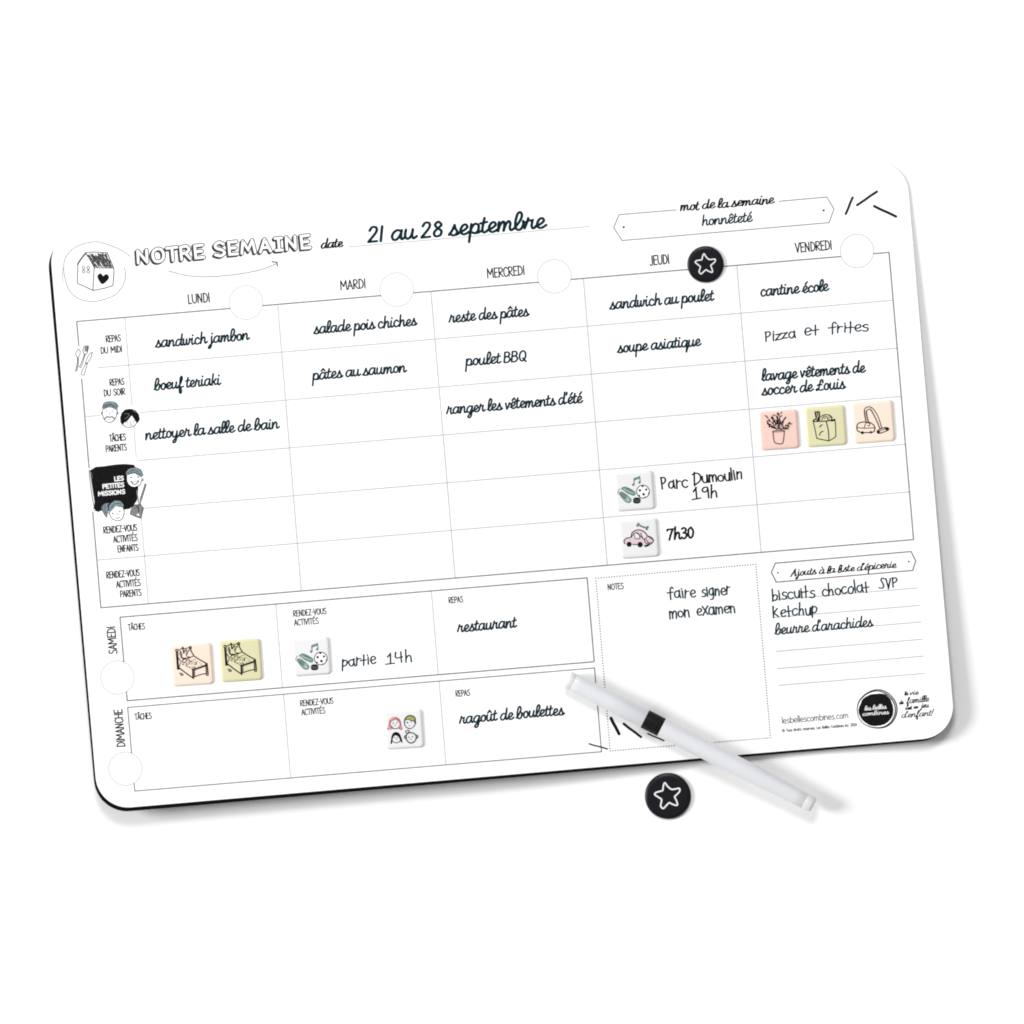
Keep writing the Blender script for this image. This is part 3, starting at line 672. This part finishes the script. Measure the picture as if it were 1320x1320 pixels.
# car
r = tile(823.4, 693.6, 50, 4, 'twhite', "white square magnet with a pink car, beside the time 7h30")
zz = Z(785, 600, 7.333)
f = pic(r, "car_body", 'carpink'); f.fill(zz(143,715, 160,690, 205,678, 222,635, 280,610, 330,625, 362,662, 400,680, 420,705, 400,735, 370,755, 280,748, 180,742, 148,738), False)
wn = pic(r, "car_window", 'off', .05); wn.fill(zz(215,680, 232,645, 262,636, 285,655, 283,688, 250,690)); wn.fill(zz(300,640, 335,648, 355,672, 345,690, 320,688))
o = pic(r, "car_outline", 'dark', .1)
o.curve(zz(150,740, 142,712, 165,688, 205,678, 222,632, 280,608, 335,628, 362,662, 400,680, 420,708, 405,735, 375,752), 1.05); o.curve(zz(225,746, 262,748), 1.0)
o.curve(zz(215,678, 235,645, 265,636, 285,655, 290,690, 250,690, 240,665, 238,650), .8); o.curve(zz(262,640, 285,655, 322,690, 345,692, 358,672), .8); o.curve(zz(300,640, 320,685), .9); o.curve(zz(330,690, 350,735, 395,728), .9); o.curve(zz(362,665, 395,690, 415,705), .7); o.curve(zz(350,700, 372,730), .8)
wl = pic(r, "car_wheel", 'black', .15); wl.dot(*zz(190,745)[0], 3.3, 14); wl.dot(*zz(294,748)[0], 3.5, 14); wl.fill(zz(330,760, 350,750, 385,738, 378,758, 350,770), True)
bn = pic(r, "bone_shape", 'greyteal'); bn.curve(zz(275,560, 315,578, 355,592), 1.9)
for x, y in ((268,568), (278,552), (358,602), (366,582)): bn.dot(*zz(x, y)[0], 1.6)
done(f, wn, o, wl, bn)

def bed(cx, cy, m, label, dx, dy, dark):
    r = tile(cx, cy, 53.5, 3.8, m, label); q = Z(210+dx, 815+dy, 9.778)
    a = pic(r, "bed_drawing", 'dark')
    a.curve(q(160,225, 172,215, 192,230, 175,245, 160,235), 1.1); a.curve(q(168,245, 176,350, 184,460), 1.3); a.curve(q(188,245, 192,350, 200,455), .9); a.curve(q(184,462, 205,462), 1.6)
    a.curve(q(330,192, 345,180, 358,192, 345,205), 1.3, True); a.curve(q(352,205, 358,240, 392,300), 1.3); a.curve(q(335,205, 330,235), .9)
    a.curve(q(190,225, 230,210, 250,188, 262,205), 1.0); a.curve(q(262,205, 290,205, 335,190), .9); a.curve(q(215,235, 235,300, 240,325), .9); a.curve(q(262,260, 275,240, 300,220), 1.0); a.curve(q(250,205, 262,262), 1.4)
    a.curve(q(320,230, 300,300, 345,312, 390,300), .9); a.curve(q(300,235, 290,280), .7); a.curve(q(200,325, 215,352, 228,380, 200,440), .9); a.curve(q(240,325, 300,328, 345,320), 1.2)
    a.curve(q(392,300, 470,350, 545,390), 1.25); a.curve(q(205,448, 290,515, 385,580), 1.3); a.curve(q(380,470, 470,440, 548,412), 1.35); a.curve(q(385,582, 384,520, 380,470), 1.5); a.curve(q(400,470, 402,560), .8)
    a.curve(q(400,560, 470,535, 545,520), 1.1); a.curve(q(540,400, 548,540), 1.2); a.curve(q(560,405, 572,535, 548,542), .9); a.fill(q(532,392, 560,385, 568,412, 540,418)); a.fill(q(362,458, 384,455, 390,480, 366,484))
    a.curve(q(245,355, 275,338, 300,352, 285,375, 255,378), .9, True); a.curve(q(300,352, 330,345, 335,372), .8); a.curve(q(210,515, 235,520, 255,535, 230,545, 222,528), 1.0)
    a.curve(q(176,250, 184,360, 193,455), .7); a.curve(q(215,455, 300,520, 376,570), .6); a.curve(q(372,490, 374,560), .7); a.curve(q(392,482, 470,454, 540,428), .6)
    a.curve(q(554,420, 562,530), .6); a.curve(q(225,240, 245,290), .6); a.curve(q(280,215, 268,260), .7); a.curve(q(205,260, 222,300, 232,325), .7); a.curve(q(248,330, 262,352), .7)
    rn = random.Random(9)
    for i in range(90):
        u, v = rn.random(), rn.random()
        x = 230+v*150+u*170; y = 400+v*75-u*70+ (u*v)*15
        if y > 335: a.curve(q(x, y, x+rn.uniform(3, 10), y+rn.uniform(-6, 6)), .55)
    done(a)
bed(247.2, 856.4, 'tpeach', "peach square magnet with a bed drawing, leftmost in the saturday box", 0, 0, 0)
bed(310.2, 851, 'tyellow', "yellow square magnet with a bed drawing in the saturday box", 62.3, -5.1, 0)

# family
r = tile(520.5, 939.8, 49.5, 3.6, 'twhite', "white square magnet with four family faces, in the sunday box")
zz = Z(485, 905, 17.6)
def disc(name, m, cx, cy, rx, ry, z):
    k = pic(r, name, m, z); k.fill(zz(*[c for i in range(18) for c in (cx+rx*math.cos(i*.34907), cy+ry*math.sin(i*.34907))])); return k
h1 = pic(r, "hair_shape", 'hairpink'); h1.fill(zz(430,330, 360,345, 295,410, 285,480, 270,570, 235,610, 300,640, 360,610, 500,600, 560,640, 605,605, 575,540, 560,440, 520,370), False)
h1.k = .01; i1 = pic(r, "hair_highlight", 'softpink', .05); i1.curve(zz(305,560, 295,610, 330,620), 1.3); i1.curve(zz(330,410, 380,365, 430,350), .9); i1.curve(zz(545,560, 560,600), .9)
f1 = disc("face_fill", 'off', 430, 495, 100, 100, .08); o1 = pic(r, "face_lines", 'dark', .14)
o1.dot(*zz(385,480)[0], .85); o1.dot(*zz(468,470)[0], .85); o1.curve(zz(410,520, 430,530, 450,518), .55); o1.curve(zz(345,545, 380,590, 430,605, 490,590), .8)
e1 = pic(r, "hair_fringe", 'hairpink', .13); e1.curve(zz(300,450, 380,410, 430,385, 470,400, 540,470), 1.3)
h2 = disc("hair_shape", 'greyteal', 760, 455, 140, 150, .02); f2 = disc("face_fill", 'off', 765, 480, 110, 110, .08)
c2 = pic(r, "hair_fringe", 'olive', .12); c2.fill(zz(660,385, 700,335, 780,315, 850,345, 890,400, 850,425, 790,420, 740,400, 690,405), False)
o2 = pic(r, "face_lines", 'dark', .16); o2.curve(zz(660,400, 740,395, 800,425, 875,415), .8); o2.curve(zz(650,380, 700,325, 780,305, 860,340, 890,400), 1.1); o2.dot(*zz(710,465)[0], 1.1); o2.curve(zz(790,430, 800,465), .6); o2.fill(zz(850,440, 880,410, 910,470, 885,505)); o2.curve(zz(740,530, 775,535), .5); o2.curve(zz(640,500, 680,570, 750,605, 830,575, 880,500), .7)
h3 = pic(r, "hair_shape", 'black', .02); h3.fill(zz(440,680, 380,700, 345,770, 335,850, 320,945, 355,950, 370,850, 380,740, 450,735, 460,720), False); h3.fill(zz(440,675, 390,700, 380,735, 450,735, 520,780, 550,850, 570,920, 600,920, 580,830, 545,740, 500,690), False)
f3 = disc("face_fill", 'off', 455, 820, 92, 105, .0); o3 = pic(r, "face_lines", 'dark', .14); o3.curve(zz(370,890, 440,925, 520,905, 550,860), .8); o3.curve(zz(395,805, 430,802), .6); o3.curve(zz(480,810, 500,790), .6); o3.curve(zz(455,830, 470,860), .5)
f4 = disc("face_fill", 'off', 790, 810, 112, 115, .02); o4 = pic(r, "baby_outline", 'title', .1)
o4.curve(zz(700,720, 780,695, 860,715, 905,780, 890,860, 830,920, 750,920, 690,860, 680,790), 1.3, True); o4.curve(zz(690,755, 645,770, 645,815, 685,830), 1.2); o4.curve(zz(890,745, 940,765, 940,800, 905,830), 1.2)
o4.dot(*zz(742,795)[0], .9); o4.dot(*zz(822,785)[0], .9); o4.curve(zz(760,840, 790,850, 810,838), .6); o4.curve(zz(690,715, 665,665, 720,640, 750,660, 720,690), 1.0)
done(h1, i1, f1, o1, e1, h2, f2, c2, o2, h3, f3, o3, f4, o4)

# ------------------------------------------------------------ round star magnets
STAR = [(-57,-278), (-15,-215), (68,-146), (143,-145), (240,-162), (250,-100), (190,-30), (145,18), (175,85), (205,180), (165,200), (80,170), (28,148),
        (-30,200), (-100,268), (-155,215), (-140,130), (-140,72), (-200,30), (-282,-30), (-250,-75), (-165,-100), (-112,-120), (-102,-190), (-85,-260)]
def button(cx, cy, R, rot, surf, label):
    root = empty("star_magnet", surf(cx, cy, 0)); props(root, label, "magnet", "round black star magnets")
    H = R*.17
    rings = [(.985, .02), (1, .08*H), (1, .45*H), (.99, .62*H), (.965, .78*H), (.93, .89*H), (.88, .96*H), (.82, .995*H), (.78, H)]
    V = []; F = []; n = 72
    for q, z in rings:
        for i in range(n): a = 6.28319*i/n; V.append(surf(cx+R*q*math.cos(a), cy-R*q*math.sin(a), z))
    for j in range(len(rings)-1):
        for i in range(n): F.append((j*n+i, j*n+(i+1) % n, (j+1)*n+(i+1) % n, (j+1)*n+i))
    F.append(tuple(reversed(range(n)))); F.append(tuple((len(rings)-1)*n+i for i in range(n)))
    link_mesh("magnet_disc", V, F, M['disc'], root, 50)
    k = Ink(surf, H+.1); c, s_ = math.cos(rot), math.sin(rot)
    k.curve([(cx+(x*c-y*s_)*R/495, cy+(x*s_+y*c)*R/495) for x, y in STAR], R*.068, True)
    k.build("star_outline", 'starw', root)
button(909.5, 340.7, 23.6, .09, flat_on_board(909.5, 340.7), "round black magnet with white star outline, on the planner above the thursday column")
button(861, 1026, 29.8, 0, on_table, "round black magnet with white star outline, on the tabletop below the pen")

# ------------------------------------------------------------ the pen
P0 = Vector((730.8, 875.2)); P1 = Vector((1049, 1038)); dl = (P1-P0); LEN = dl.length; dl.normalize(); pr = Vector((-dl.y, dl.x))
E = P0 + dl*262
zA = lift(*(P0+dl*20)) + TOP + 12.7; zB = lift(*E) + TOP + 12.7
gap = min(zA + (zB-zA)*(t-20)/242 - 12.6 - TOP - lift(*(P0+dl*t+pr*q)) for t in range(0, 275, 5) for q in (-4, 0, 4))
zA -= gap-.1; zB -= gap-.1
print('pen clearance', gap, 'tail', zA+(zB-zA)*337/242)
def axis_z(t): return zA + (zB-zA)*(t-20)/(242)
root = empty("marker_pen", Wp(P0.x+dl.x*160, P0.y+dl.y*160, axis_z(160)-12.5), -math.atan2(dl.y, dl.x))
props(root, "white dry erase marker pen with black band lying across the planner's lower edge", "pen")
def lathe(name, m, prof, n=48, sharp=35):
    V = []; F = []
    for t, r_ in prof:
        c = P0 + dl*t; z = axis_z(t)
        for i in range(n):
            a = 6.28319*i/n; q = c + pr*(r_*math.cos(a)); V.append(Wp(q.x, q.y, z + r_*math.sin(a)))
    for j in range(len(prof)-1):
        for i in range(n): F.append((j*n+i, (j+1)*n+i, (j+1)*n+(i+1) % n, j*n+(i+1) % n))
    F.append(tuple(range(n))); F.append(tuple((len(prof)-1)*n+i for i in reversed(range(n))))
    return link_mesh(name, V, F, M[m], root, sharp)
lathe("end_plug", 'penend', [(0, 9.6), (.6, 10.6), (1.6, 11.2), (3.5, 11.5), (9, 11.7), (9.6, 11.4), (10, 11.4)])
lathe("cap", 'pen', [(9.9, 11.3), (10.1, 11.7), (11, 12.0), (20, 12.1), (60, 12.35), (112.4, 12.5), (113.0, 12.2)])
lathe("black_band", 'band', [(112.8, 12.1), (113.1, 12.5), (113.6, 12.6), (136.2, 12.6), (136.8, 12.5), (137, 12.1)])
lathe("barrel", 'pen', [(136.9, 12.1), (137.4, 12.5), (200, 12.5), (250, 12.4), (270, 12.2), (300, 11.5), (330, 10.9), (344, 10.6), (344.6, 10.2)])
lathe("tail_plug", 'penend', [(344.4, 9.9), (344.8, 10.4), (346, 10.6), (353, 10.4), (355.5, 9.8), (357, 8.6), (357.4, 7.8)])
